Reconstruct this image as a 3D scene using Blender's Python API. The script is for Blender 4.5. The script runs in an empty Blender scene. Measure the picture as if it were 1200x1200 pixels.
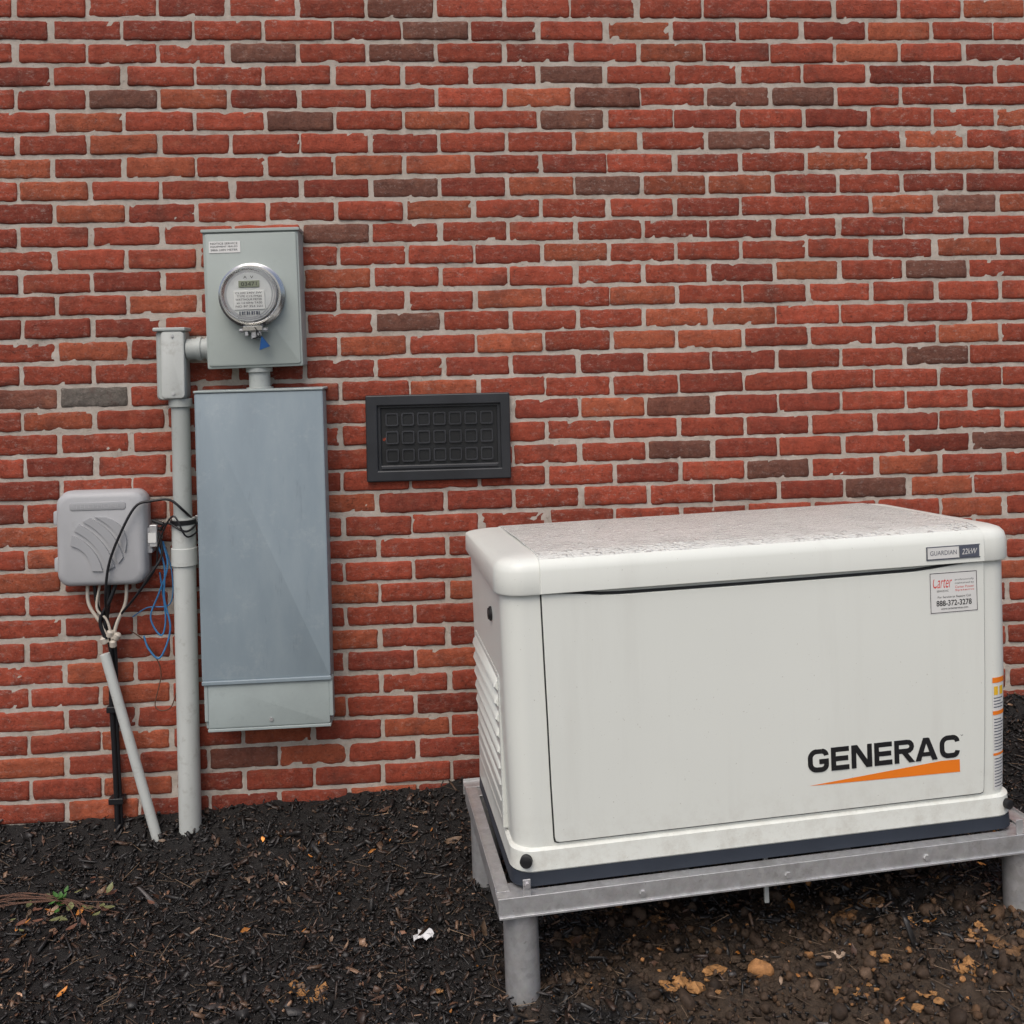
import bpy, math, random
import numpy as np
from mathutils import Vector, Matrix, noise
random.seed(7); rng=np.random.default_rng(7)
scene=bpy.context.scene
COL=scene.collection
# ---------------------------------------------------------------- camera
cam=bpy.data.cameras.new('camera'); co=bpy.data.objects.new('camera',cam); COL.objects.link(co)
co.location=(0,-3.35,1.452)
co.rotation_mode='QUATERNION'
co.rotation_quaternion=(Matrix.Rotation(math.radians(-4.0),3,'Z')@Matrix.Rotation(math.radians(90),3,'X')@Matrix.Rotation(-0.022,3,'Z')).to_quaternion()
cam.sensor_width=36; cam.lens=36; cam.shift_y=-0.15; cam.clip_end=500; cam.clip_start=0.05
scene.camera=co
# ---------------------------------------------------------------- world
SUN_EL=math.radians(55); SUN_AZ=math.radians(200)
w=bpy.data.worlds.new('World'); scene.world=w; w.use_nodes=True
nt=w.node_tree; bg=nt.nodes['Background']; sky=nt.nodes.new('ShaderNodeTexSky'); sky.sky_type='NISHITA'
sky.sun_disc=False; sky.sun_elevation=SUN_EL; sky.sun_rotation=SUN_AZ; sky.air_density=1.0; sky.dust_density=4.5; sky.ozone_density=1.0
nt.links.new(sky.outputs[0],bg.inputs[0]); bg.inputs[1].default_value=0.15
sl=bpy.data.lights.new('sun','SUN'); sl.energy=1.4; sl.angle=math.radians(50); sl.color=(1,.975,.93)
so=bpy.data.objects.new('sun',sl); COL.objects.link(so)
sd=Vector((math.sin(SUN_AZ)*math.cos(SUN_EL),math.cos(SUN_AZ)*math.cos(SUN_EL),math.sin(SUN_EL)))
so.rotation_euler=sd.to_track_quat('Z','Y').to_euler(); so.location=(-1,-6,8)
scene.view_settings.view_transform='Standard'; scene.view_settings.look='None'; scene.view_settings.exposure=0

# ---------------------------------------------------------------- materials
class NB:
    def __init__(s,name):
        s.m=bpy.data.materials.new(name); s.m.use_nodes=True; s.t=s.m.node_tree; s.n=s.t.nodes
        s.b=s.n['Principled BSDF']
    def add(s,ty,**kw):
        x=s.n.new(ty)
        for k,v in kw.items(): setattr(x,k,v)
        return x
    def l(s,a,b): s.t.links.new(a,b)
    def coord(s,kind='Object'):
        return s.add('ShaderNodeTexCoord').outputs[kind]
    def noise(s,scale,detail=4,rough=.6,vec=None,mapscale=None):
        x=s.add('ShaderNodeTexNoise'); x.inputs['Scale'].default_value=scale; x.inputs['Detail'].default_value=detail; x.inputs['Roughness'].default_value=rough
        v=vec or s.coord()
        if mapscale:
            mp=s.add('ShaderNodeMapping'); mp.inputs['Scale'].default_value=mapscale; s.l(v,mp.inputs[0]); v=mp.outputs[0]
        s.l(v,x.inputs['Vector']); return x.outputs['Fac']
    def ramp(s,fac,stops):
        r=s.add('ShaderNodeValToRGB'); e=r.color_ramp.elements
        while len(e)<len(stops): e.new(.5)
        for i,(p,c) in enumerate(stops):
            e[i].position=p; e[i].color=tuple(c)[:3]+(1,) if hasattr(c,'__len__') else (c,c,c,1)
        s.l(fac,r.inputs[0]); return r.outputs[0]
    def math(s,op,a,b):
        x=s.add('ShaderNodeMath',operation=op)
        for i,v in enumerate((a,b)):
            if hasattr(v,'is_linked'): s.l(v,x.inputs[i])
            else: x.inputs[i].default_value=v
        return x.outputs[0]
    def mix(s,fac,a,b,mode='MIX'):
        x=s.add('ShaderNodeMix',data_type='RGBA',blend_type=mode)
        for inp,v in ((x.inputs[0],fac),(x.inputs[6],a),(x.inputs[7],b)):
            if hasattr(v,'is_linked'): s.l(v,inp)
            elif hasattr(v,'__len__'): inp.default_value=tuple(v)[:3]+(1,)
            else: inp.default_value=v
        return x.outputs[2]
    def bump(s,h,strength=.3,dist=.002,prev=None):
        x=s.add('ShaderNodeBump'); x.inputs['Strength'].default_value=strength; x.inputs['Distance'].default_value=dist
        s.l(h,x.inputs['Height'])
        if prev: s.l(prev,x.inputs['Normal'])
        s.l(x.outputs[0],s.b.inputs['Normal']); return x.outputs[0]
    def set(s,rough=.5,metal=0,spec=.5,color=None):
        s.b.inputs['Roughness'].default_value=rough; s.b.inputs['Metallic'].default_value=metal; s.b.inputs['Specular IOR Level'].default_value=spec
        if color is not None:
            if hasattr(color,'__len__'): s.b.inputs['Base Color'].default_value=tuple(color)[:3]+(1,)
            else: s.l(color,s.b.inputs['Base Color'])
def paint(name,col,rough=.45,var=.12,bump=.05,metal=0,scale=6,streak=False,dirt=None):
    m=NB(name); d=tuple(c*(1-var) for c in col); u=tuple(min(1,c*(1+var)) for c in col)
    f=m.noise(scale,5,.65,mapscale=(1,1,.25) if streak else None)
    c=m.ramp(f,[(.35,d),(.65,u)])
    if dirt:
        f2=m.noise(scale*4,6,.75); k=m.ramp(f2,[(.55,0.),(.75,.55)])
        c=m.mix(k,c,dirt)
    m.set(rough,metal,.4,c)
    m.bump(m.noise(scale*40,3,.6),bump,.002)
    return m.m
def enamel(name,col):
    m=NB(name); v=m.coord()
    f=m.noise(2.2,4,.6,v,(1,1,.4)); c=m.ramp(f,[(.3,tuple(x*.965 for x in col)),(.7,col)])
    g=m.ramp(m.noise(7,6,.7,v,(1.5,1.5,.12)),[(.52,0.),(.75,.18)]); c=m.mix(g,c,(.50,.495,.45))
    sp=m.ramp(m.noise(170,2,.5,v),[(.735,0.),(.76,.45)]); c=m.mix(sp,c,(.25,.22,.17))
    sx=m.add('ShaderNodeSeparateXYZ'); m.l(v,sx.inputs[0])
    lo=m.add('ShaderNodeMapRange'); m.l(sx.outputs['Z'],lo.inputs[0]); lo.inputs[1].default_value=.14; lo.inputs[2].default_value=0; lo.inputs[3].default_value=0; lo.inputs[4].default_value=.4
    k=m.math('MULTIPLY',lo.outputs[0],m.ramp(m.noise(22,7,.8,v),[(.45,0.),(.68,1.)])); c=m.mix(k,c,(.36,.32,.26))
    m.set(.34,0,.45,c); m.bump(m.noise(220,3,.6,v),.05,.002,m.bump(m.noise(3.5,2,.5,v),.12,.01))
    return m.m
M_gen=enamel('white_enamel',(.71,.73,.68))
M_gen2=enamel('white_enamel_darker',(.62,.64,.60))  # darker copy of the enamel, used only on the louvre recess
m=NB('wet_lid_top'); v=m.coord()
f=m.noise(16,7,.8,v); c=m.ramp(f,[(.3,(.60,.62,.59)),(.5,(.72,.74,.70)),(.7,(.80,.82,.78))])
c=m.mix(m.ramp(m.noise(70,5,.8,v),[(.54,0.),(.70,.55)]),c,(.46,.46,.42))
vo=m.add('ShaderNodeTexVoronoi'); vo.inputs['Scale'].default_value=95; m.l(v,vo.inputs['Vector'])
dr=m.ramp(vo.outputs['Distance'],[(.12,1.),(.45,0.)])
vo2=m.add('ShaderNodeTexVoronoi'); vo2.inputs['Scale'].default_value=42; m.l(v,vo2.inputs['Vector'])
dr2=m.ramp(vo2.outputs['Distance'],[(.2,1.),(.32,0.)])
h=m.math('ADD',m.math('MULTIPLY',dr,m.ramp(m.noise(7,3,.6,v),[(.4,.2),(.6,1.)])),m.math('ADD',dr2,m.noise(50,5,.8,v)))
m.set(.15,0,.6,c); m.bump(h,.9,.005); M_lid=m.m
M_dark=paint('gap_shade_and_print',(.02,.021,.022),.6)  # near-black for painted shade in gaps and slots, also label print
M_pad=paint('dark_rubber_pad',(.02,.026,.038),.6)
M_black=paint('black_ink',(.012,.012,.013),.5)
M_orange=paint('orange_ink',(.80,.2,.015),.45,.03)
M_red=paint('red_ink',(.55,.05,.04),.5)
M_stk=paint('sticker_white',(.66,.66,.64),.35,.03)
M_stkgrey=paint('sticker_grey',(.09,.10,.13),.35,.05)
m=NB('galvanised_steel'); v=m.coord()
vo=m.add('ShaderNodeTexVoronoi'); vo.inputs['Scale'].default_value=75; m.l(v,vo.inputs['Vector'])
c=m.mix(.22,m.ramp(m.noise(40,6,.7,v),[(.3,(.44,.455,.46)),(.7,(.60,.615,.615))]),vo.outputs['Color'],'SOFT_LIGHT')
hs=m.add('ShaderNodeHueSaturation'); hs.inputs['Saturation'].default_value=.12; m.l(c,hs.inputs['Color']); c=hs.outputs[0]
c=m.mix(m.ramp(m.noise(9,8,.8,v),[(.56,0.),(.72,.5)]),c,(.27,.26,.24))
c=m.mix(m.ramp(m.noise(60,5,.8,v),[(.63,0.),(.70,.6)]),c,(.16,.14,.11))
m.set(.36,.65,.5,c); m.l(m.ramp(m.noise(25,5,.7,v),[(.3,.28),(.7,.5)]),m.b.inputs['Roughness']); m.bump(m.noise(150,4,.7,v),.12,.002); M_galv=m.m
M_meterbox=paint('meter_box_paint',(.325,.365,.345),.45,.06,.05,0,4,dirt=(.26,.29,.27))
M_panel=NB('panel_paint')
f=M_panel.noise(3.5,6,.65,mapscale=(1.3,1,.35)); c=M_panel.ramp(f,[(.3,(.19,.235,.265)),(.5,(.22,.272,.305)),(.72,(.27,.322,.35))])
f2=M_panel.noise(7,9,.85); k=M_panel.ramp(f2,[(.54,0.),(.68,.6)]); c=M_panel.mix(k,c,(.32,.365,.385))
k=M_panel.ramp(M_panel.noise(30,4,.8,mapscale=(1,1,.15)),[(.60,0.),(.72,.45)]); c=M_panel.mix(k,c,(.15,.18,.20))
M_panel.set(.4,0,.4,c); M_panel.bump(M_panel.noise(3,2,.5),.25,.01); M_panel=M_panel.m
M_panel2=paint('panel_lower_paint',(.30,.345,.34),.45,.08,.05,0,6,dirt=(.2,.23,.22))
M_pvc=paint('grey_pvc',(.36,.385,.37),.5,.09,.06,0,7,True,dirt=(.20,.20,.18))
M_pvc2=paint('pale_pvc',(.46,.48,.46),.5,.08,.06,0,7,True,dirt=(.26,.24,.21))
M_util=paint('utility_box_plastic',(.37,.375,.385),.5,.05,.06,0,6,dirt=(.27,.27,.27))
M_util2=paint('utility_box_relief',(.32,.325,.335),.5,.04,.06)
M_vent=paint('vent_plastic',(.024,.026,.030),.36,.2,.12)
M_vent3=paint('vent_ribs',(.034,.036,.041),.34,.2,.12)
M_vent2=paint('vent_louvre',(.010,.011,.012),.5,.2,.12)
M_cable=paint('black_cable',(.012,.012,.014),.4)
M_cableb=paint('blue_cable',(.04,.17,.36),.4)
M_cablew=paint('white_cable',(.50,.45,.38),.5)
M_chrome=paint('meter_ring_metal',(.5,.5,.5),.22,.1,.03,.95)
M_face=paint('meter_face',(.55,.56,.55),.5,.06)
M_lcd=paint('meter_display',(.22,.24,.17),.3)
m=NB('meter_glass'); m.set(.06,0,.5,(.95,.97,.96)); m.b.inputs['Transmission Weight'].default_value=1; m.b.inputs['IOR'].default_value=1.2; M_glass=m.m
M_bluetag=paint('blue_tag',(.03,.12,.35),.4)

def brickmat():
    m=NB('brick'); at=m.add('ShaderNodeAttribute',attribute_name='bcol')
    v=m.coord()
    f=m.noise(24,9,.8,v); c=m.mix(m.ramp(f,[(.3,0.),(.72,1.)]),(.60,.56,.54),(1.38,1.38,1.32))
    c=m.mix(1.0,at.outputs['Color'],c,'MULTIPLY')
    k=m.ramp(m.noise(7.5,4,.65,v),[(.53,0.),(.70,.65)]); c=m.mix(k,c,(.12,.040,.028))
    k=m.ramp(m.noise(9.5,4,.65,v,(1,1.3,1.2)),[(.58,0.),(.74,.5)]); c=m.mix(k,c,(.33,.125,.07))
    k=m.ramp(m.noise(70,5,.75,v),[(.58,0.),(.69,.75)]); c=m.mix(k,c,(.065,.026,.02))
    s1=m.ramp(m.noise(1.3,4,.7,v),[(.38,.16),(.64,1.)])
    s2=m.ramp(m.noise(34,9,.88,v,(1,1,1.9)),[(.53,0.),(.62,1.)])
    mu=m.math('MULTIPLY',m.math('MULTIPLY',s1,s2),.75)
    c=m.mix(mu,c,(.40,.33,.29))
    m.set(.8,0,.25,c)
    b=m.bump(m.noise(38,9,.8,v),.8,.009)
    pit=m.ramp(m.noise(120,4,.7,v),[(.36,0.),(.46,1.)])
    m.bump(pit,.6,.0025,b)
    return m.m
M_brick=brickmat()
m=NB('mortar'); v=m.coord()
c=m.ramp(m.noise(9,9,.82,v),[(.28,(.28,.235,.195)),(.46,(.45,.395,.34)),(.72,(.60,.545,.49))])
k=m.ramp(m.noise(90,4,.7,v),[(.60,0.),(.72,.55)]); c=m.mix(k,c,(.17,.125,.10))
m.set(.9,0,.2,c); m.bump(m.noise(140,6,.85,v),1.0,.004); M_mortar=m.m

def chipmat(name,rough=.55,spec=.5,b=.4):
    m=NB(name); at=m.add('ShaderNodeAttribute',attribute_name='bcol')
    c=m.mix(1.0,at.outputs['Color'],m.ramp(m.noise(90,4,.7),[(.3,.6),(.7,1.35)]),'MULTIPLY')
    m.set(rough,0,spec,c); m.bump(m.noise(200,3,.7),b,.002); return m.m
M_chip=chipmat('mulch_bark',.45,.45); M_leaf=chipmat('dry_leaf',.5,.35,.2); M_clod=chipmat('clay_clod',.75,.3,.9)
m=NB('soil'); at=m.add('ShaderNodeAttribute',attribute_name='bcol')
c=m.mix(1.0,at.outputs['Color'],m.ramp(m.noise(45,7,.8),[(.3,.4),(.7,1.6)]),'MULTIPLY')
m.set(.6,0,.4,c); b=m.bump(m.noise(30,6,.8),.9,.02); M_soil=m.m

# ---------------------------------------------------------------- mesh helpers
import bmesh
def E(name,loc=(0,0,0),rot=None):
    e=bpy.data.objects.new(name,None); COL.objects.link(e); e.location=loc; e.empty_display_size=.1
    if rot is not None: e.rotation_mode='QUATERNION'; e.rotation_quaternion=rot
    return e
def attach(o,par):
    COL.objects.link(o)
    if par is not None:
        o.parent=par
        if not par.get('local'): o.matrix_parent_inverse=Matrix.Translation(-Vector(par.location))
    return o
def mesh(name,vs,fs,mat,par=None,bevel=0,smooth=False,seg=2):
    me=bpy.data.meshes.new(name); me.from_pydata([tuple(v) for v in vs],[],fs); me.update()
    me.materials.append(mat)
    o=bpy.data.objects.new(name,me)
    bm=bmesh.new(); bm.from_mesh(me); bmesh.ops.recalc_face_normals(bm,faces=bm.faces); bm.to_mesh(me); bm.free()
    if smooth or bevel:
        me.polygons.foreach_set('use_smooth',[True]*len(me.polygons))
    if bevel:
        b=o.modifiers.new('b','BEVEL'); b.width=bevel; b.segments=seg; b.limit_method='ANGLE'; b.angle_limit=math.radians(40); b.harden_normals=True
    elif smooth:
        me.set_sharp_from_angle(angle=math.radians(35))
    return attach(o,par)
def box(name,x0,x1,y0,y1,z0,z1,mat,par=None,bevel=.002,seg=2):
    vs=[(x,y,z) for x in (x0,x1) for y in (y0,y1) for z in (z0,z1)]
    fs=[(0,1,3,2),(4,6,7,5),(0,4,5,1),(2,3,7,6),(0,2,6,4),(1,5,7,3)]
    return mesh(name,vs,fs,mat,par,bevel,seg=seg)
def rr(x0,x1,y0,y1,r,n=6):
    pts=[]
    for cx,cy,a0 in ((x1-r,y1-r,0),(x0+r,y1-r,90),(x0+r,y0+r,180),(x1-r,y0+r,270)):
        for i in range(n+1):
            a=math.radians(a0+90*i/n); pts.append((cx+r*math.cos(a),cy+r*math.sin(a)))
    return pts
def loft(name,loops,mat,par=None,bevel=0,smooth=True):
    n=len(loops[0]); vs=[p for L in loops for p in L]; fs=[]
    for i in range(len(loops)-1):
        for j in range(n):
            a=i*n+j; b=i*n+(j+1)%n; fs.append((a,b,b+n,a+n))
    fs.append(tuple(range(n))[::-1]); k=(len(loops)-1)*n; fs.append(tuple(range(k,k+n)))
    return mesh(name,vs,fs,mat,par,bevel,smooth)
def rplate(name,x0,x1,z0,z1,yb,yf,r,mat,par,edge=.006,taper=0):
    L=[]
    for y,ins in ((yb,0),(yf+edge,taper),(yf+edge*.3,taper+edge*.3),(yf,taper+edge)):
        L.append([(a,y,b) for a,b in rr(x0+ins,x1-ins,z0+ins,z1-ins,max(r-ins*.3,.001))])
    return loft(name,L,mat,par)
def lathe(name,p0,axis,prof,mat,par,n=32):
    ax=Vector(axis).normalized(); q=ax.to_track_quat('Z','Y'); p0=Vector(p0); L=[]
    for d,r in prof:
        L.append([p0+q@Vector((max(r,1e-4)*math.cos(2*math.pi*i/n),max(r,1e-4)*math.sin(2*math.pi*i/n),d)) for i in range(n)])
    return loft(name,L,mat,par)
def cyl(name,p0,p1,r,mat,par,n=28,r1=None):
    d=Vector(p1)-Vector(p0); return lathe(name,p0,d,[(0,r),(d.length,r1 or r)],mat,par,n)
def tube(name,pts,r,mat,par,res=8):
    P=[Vector(p) for p in pts]; P=[P[0]*2-P[1]]+P+[P[-1]*2-P[-2]]; out=[]
    for i in range(1,len(P)-2):
        for k in range(res):
            t=k/res; a,b,c,d=P[i-1],P[i],P[i+1],P[i+2]
            out.append(.5*((2*b)+(c-a)*t+(2*a-5*b+4*c-d)*t*t+(3*b-a-3*c+d)*t**3))
    out.append(P[-2])
    cu=bpy.data.curves.new(name,'CURVE'); cu.dimensions='3D'; sp=cu.splines.new('POLY'); sp.points.add(len(out)-1)
    for i,p in enumerate(out): sp.points[i].co=(*p,1)
    cu.bevel_depth=r; cu.bevel_resolution=3; cu.materials.append(mat); cu.use_fill_caps=True
    for s in cu.splines: s.use_smooth=True
    return attach(bpy.data.objects.new(name,cu),par)
def text(name,body,x0,x1,z0,z1,y,mat,par,off=0.0,shear=0,ex=.0008):
    cu=bpy.data.curves.new(name,'FONT'); cu.body=body; cu.size=1; cu.offset=off; cu.shear=shear; cu.resolution_u=4
    ob=bpy.data.objects.new(name,cu); COL.objects.link(ob)
    dg=bpy.context.evaluated_depsgraph_get(); me=bpy.data.meshes.new_from_object(ob.evaluated_get(dg))
    bpy.data.objects.remove(ob)
    co_=np.array([v.co[:] for v in me.vertices]); mn=co_.min(0); mx=co_.max(0)
    for v in me.vertices:
        v.co=(x0+(v.co.x-mn[0])/(mx[0]-mn[0])*(x1-x0), y, z0+(v.co.y-mn[1])/(mx[1]-mn[1])*(z1-z0))
    me.materials.clear(); me.materials.append(mat)
    return attach(bpy.data.objects.new(name,me),par)

def gz(x,y):
    d=np.maximum(-y,0); xx=np.clip(x,-3,4)
    drop=0.18*(1-np.exp(-d/0.3))-.055*np.exp(-((d-1.0)/.35)**2)*np.exp(-((xx-.2)/.7)**2)
    return 0.0698+0.0706*xx+0.0163*xx*xx-drop
def sm(a,b,x): t=np.clip((x-a)/(b-a),0,1); return t*t*(3-2*t)
def bulk(name,V,F,C,mat,par=None,smooth=False):
    me=bpy.data.meshes.new(name)
    V=np.asarray(V,dtype=np.float32)
    if isinstance(F,np.ndarray):
        nf,k=F.shape; me.vertices.add(len(V)); me.vertices.foreach_set('co',V.ravel()); me.loops.add(nf*k); me.polygons.add(nf)
        me.loops.foreach_set('vertex_index',F.astype(np.int32).ravel()); me.polygons.foreach_set('loop_start',np.arange(0,nf*k,k,dtype=np.int32)); me.polygons.foreach_set('loop_total',np.full(nf,k,dtype=np.int32)); me.update(calc_edges=True)
    else: me.from_pydata(V.tolist(),[],F); me.update()
    a=me.color_attributes.new('bcol','FLOAT_COLOR','POINT'); C=np.asarray(C,dtype=np.float32); a.data.foreach_set('color',np.hstack([C,np.ones((len(C),1),np.float32)]).ravel())
    me.materials.append(mat)
    if smooth: me.polygons.foreach_set('use_smooth',[True]*len(me.polygons))
    me.validate()
    return attach(bpy.data.objects.new(name,me),par)

# ================================================================ brick wall
CO=.0732; BL=.2225; Z0=1.357; X0=-1.104; J=.0118
dark=[(-1.0,2.31),(-.482,2.24),(-.062,2.538),(-.143,2.015),(.407,2.238),(.515,2.017),(.41,2.39),(1.169,2.31),(1.591,1.724),(1.886,1.946),(1.769,1.441),(-.311,1.867),(-.111,1.571),(.738,1.144),(1.039,1.079),(1.448,1.0),(1.006,2.16),(-.6,2.46),(2.0,1.14)]
dk=set()
for x,z in dark:
    k=round((z-Z0)/CO); n=round((x-X0-(.5*BL if k%2 else 0))/BL); dk.add((k,n))
V=[];Fc=[];C=[]
us=np.concatenate([[0,.022],np.linspace(.075,.925,13),[.978,1]]); ws=np.array([0,.07,.28,.5,.72,.93,1.0]); NZ=len(ws); NX=len(us)
kmin=int(round((-.20-Z0)/CO)); kmax=int(round((3.25-Z0)/CO))
for k in range(kmin,kmax+1):
    zc=Z0+k*CO
    for n in range(-14,27):
        xc=X0+n*BL+(.5*BL if k%2 else 0)+random.gauss(0,.0022)
        if xc<-4.1 or xc>4.6: continue
        L=BL-J+random.gauss(0,.0028); Hh=CO-J+random.gauss(0,.0016); y0=random.gauss(0,.0012); tilt=random.gauss(0,.0055); zo=random.gauss(0,.001)
        r=random.random()
        g=random.gauss(1,.10)
        if (k,n)==(0,0): c=(.14,.125,.112)
        elif (k,n) in dk: c=(.155*g,.066*g,.048*g)
        elif r<.012: c=(.16*g,.06*g,.042*g)
        elif r<.22: c=(.235*g,.047*g,.029*g)
        elif r<.36: c=(.335*g,.085*g,.043*g)
        else: c=(.30*g,.060*g,.034*g)
        base=len(V); off=random.random()*50
        for i,u in enumerate(us):
            for j,w_ in enumerate(ws):
                ed=(i in(0,NX-1)) or (j in (0,NZ-1))
                near_=(i in(1,NX-2)) or (j in (1,NZ-2))
                x=xc+(u-.5)*L; z=zc+zo+(w_-.5)*Hh+(u-.5)*L*tilt
                nn=noise.noise_vector(Vector((x*26+off,z*34,off)))
                n2=noise.noise(Vector((x*75,z*75,off)))
                y=y0+nn.y*.0016+n2*.0009
                if ed:
                    y+=.0034+abs(nn.x)*.0035; x+=nn.x*.0032; z+=nn.z*.0032+n2*.0018
                    if i in(0,NX-1) and j in(0,NZ-1): y+=.002; x+=(.5-u)*.005; z+=(.5-w_)*.004
                elif near_:
                    y+=max(0,nn.x+n2*.6-.25)*.009
                V.append((x,y,z))
        for i in range(NX-1):
            for j in range(NZ-1):
                a=base+i*NZ+j; Fc.append((a,a+NZ,a+NZ+1,a+1))
        ring=[base+i*NZ for i in range(NX)]+[base+(NX-1)*NZ+j for j in range(1,NZ)]+[base+i*NZ+NZ-1 for i in range(NX-2,-1,-1)]+[base+j for j in range(NZ-2,0,-1)]
        b2=len(V)
        for q in ring: V.append((V[q][0],.02,V[q][2]))
        m_=len(ring)
        for q in range(m_): Fc.append((ring[q],b2+q,b2+(q+1)%m_,ring[(q+1)%m_]))
        C.extend([c]*(len(V)-base))
wall=E('brick_wall',(0,0,0))
bulk('bricks',V,Fc,C,M_brick,wall,True)
xs=np.arange(-4.2,4.75,.014); zs=np.arange(-.4,3.25,.009)
MV=[(x,.0044+noise.noise(Vector((x*11,z*22,3)))*.0020+noise.noise(Vector((x*50,z*60,9)))*.0016,z) for x in xs for z in zs]
nz=len(zs); a=(np.arange(len(xs)-1)[:,None]*nz+np.arange(nz-1)[None,:]).ravel()
bulk('mortar_bed',MV,np.stack([a,a+nz,a+nz+1,a+1],1),np.ones((len(MV),3)),M_mortar,wall,True)
box('wall_core',-4.2,4.7,.022,.24,-.5,3.23,M_mortar,wall,0)

# ================================================================ ground
def axis(lo,hi,st,far):
    a=np.arange(lo,hi,st); g=[]; s=st*1.5; p=hi
    while p<far: g.append(p); p+=s; s*=1.35
    g2=[]; s=st*1.5; p=lo-s
    while p>-far: g2.append(p); p-=s; s*=1.35
    return np.array(g2[::-1]+list(a)+g)
gx=axis(-2.4,3.0,.014,160); gy=axis(-1.5,.03,.014,160)
def clay(x,y):
    nn=np.array([noise.noise(Vector((a*3,b*3,1)))*.45+noise.noise(Vector((a*11,b*11,4)))*.25 for a,b in zip(np.ravel(x),np.ravel(y))]).reshape(np.shape(x))
    return sm(.15,.6,x+nn)*sm(.50,.90,-y+nn*.8)
def lump(x,y):
    return np.array([noise.fractal(Vector((a*6,b*6,0)),1,2,3)*.016+max(0,noise.noise(Vector((a*17,b*17,8))))*.014 for a,b in zip(np.ravel(x),np.ravel(y))]).reshape(np.shape(x))
GX,GY=np.meshgrid(gx,gy,indexing='ij')
fx=GX.ravel(); fy=GY.ravel(); near=(np.abs(fx)<4)&(np.abs(fy)<3)
hz=gz(fx,fy).astype(float); ck=np.zeros(len(fx))
idx=np.where(near)[0]
ck[idx]=clay(fx[idx],fy[idx]); hz[idx]+=lump(fx[idx],fy[idx])
for i in idx:
    x,y=fx[i],fy[i]
    hz[i]+=noise.fractal(Vector((x*38,y*38,5)),1,2,2)*(.004+.009*ck[i])
cc=np.stack([.013+.045*ck,.0115+.027*ck,.0105+.014*ck],1)
ny=len(gy); a=(np.arange(len(gx)-1)[:,None]*ny+np.arange(ny-1)[None,:]).ravel()
ground=bulk('ground',np.stack([fx,fy,hz],1),np.stack([a,a+ny,a+ny+1,a+1],1),cc,M_soil,None,True)

def rotmats(n,tiltsd):
    yaw=rng.uniform(0,2*np.pi,n); p=rng.normal(0,tiltsd,n); r=rng.normal(0,tiltsd*1.3,n)
    cy,sy,cp,sp,cr,sr=np.cos(yaw),np.sin(yaw),np.cos(p),np.sin(p),np.cos(r),np.sin(r)
    Rz=np.zeros((n,3,3)); Rz[:,0,0]=cy;Rz[:,0,1]=-sy;Rz[:,1,0]=sy;Rz[:,1,1]=cy;Rz[:,2,2]=1
    Ry=np.zeros((n,3,3)); Ry[:,0,0]=cp;Ry[:,0,2]=sp;Ry[:,2,0]=-sp;Ry[:,2,2]=cp;Ry[:,1,1]=1
    Rx=np.zeros((n,3,3)); Rx[:,1,1]=cr;Rx[:,1,2]=-sr;Rx[:,2,1]=sr;Rx[:,2,2]=cr;Rx[:,0,0]=1
    return Rz@Ry@Rx
def scatter(name,n,tv,tf,size,pos,col,tilt,mat,jit=0.,smooth=False):
    R=rotmats(n,tilt); v=tv[None]*size[:,None,:]
    if jit: v=v*(1+rng.normal(0,jit,v.shape))
    v=np.einsum('nij,nkj->nki',R,v)+pos[:,None,:]
    k=len(tv); F=(tf[None]+(np.arange(n)*k)[:,None,None]).reshape(-1,tf.shape[1])
    return bulk(name,v.reshape(-1,3),F,np.repeat(col,k,axis=0),mat,None,smooth)
bx=np.array([(-.5,-.3,-.5),(.5,-.35,-.5),(.5,.35,-.5),(-.5,.3,-.5),(-.42,-.3,.5),(.4,-.15,.5),(.45,.2,.5),(-.5,.2,.5)]); bf=np.array([(0,3,2,1),(4,5,6,7),(0,1,5,4),(1,2,6,5),(2,3,7,6),(3,0,4,7)])
def place(n,xr,yr): return rng.uniform(*xr,n),rng.uniform(*yr,n)
n=52000
x,y=place(n,(-2.3,2.9),(-1.45,-.005))
kk=clay(x,y); keep=rng.random(n)>kk*.8; x=x[keep];y=y[keep];kk=kk[keep];n=len(x)
big_=rng.random(n)<.06
sz=np.stack([rng.lognormal(np.log(.014),.5,n)*(1+big_*1.1),rng.lognormal(np.log(.0058),.5,n)*(1+big_*1.6),rng.lognormal(np.log(.003),.4,n)*(1+big_*.9)],1)
pos=np.stack([x,y,gz(x,y)+lump(x,y)+rng.uniform(-.002,.009,n)+rng.exponential(.0025,n)],1)
t=rng.random(n)[:,None]; g=rng.lognormal(0,.55,n)[:,None]
col=np.where(t<.78,np.array([[.0135,.012,.0115]]),np.where(t<.935,np.array([[.038,.023,.0165]]),np.array([[.095,.058,.037]])))*g
scatter('mulch',n,bx,bf,sz,pos,col,.5,M_chip,.16)
bm=bmesh.new(); bmesh.ops.create_icosphere(bm,subdivisions=2,radius=.5); iv=np.array([v.co[:] for v in bm.verts]); if_=np.array([[v.index for v in f.verts] for f in bm.faces]); bm.free()
n=9000
x,y=place(n,(.1,2.6),(-1.4,-.3)); kk=clay(x,y); keep=rng.random(n)<kk; x=x[keep];y=y[keep];n=len(x)
s=rng.lognormal(np.log(.0085),.6,n); sz=np.stack([s*rng.uniform(.7,1.4,n),s*rng.uniform(.7,1.3,n),s*rng.uniform(.5,1,n)],1)
pos=np.stack([x,y,gz(x,y)+lump(x,y)+.003+s*.15],1)
t=rng.random(n)[:,None]; g=rng.lognormal(0,.35,n)[:,None]
col=np.where(t<.84,np.array([[.042,.0265,.017]]),np.where(t<.955,np.array([[.09,.05,.026]]),np.array([[.26,.125,.048]])))*g
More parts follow.
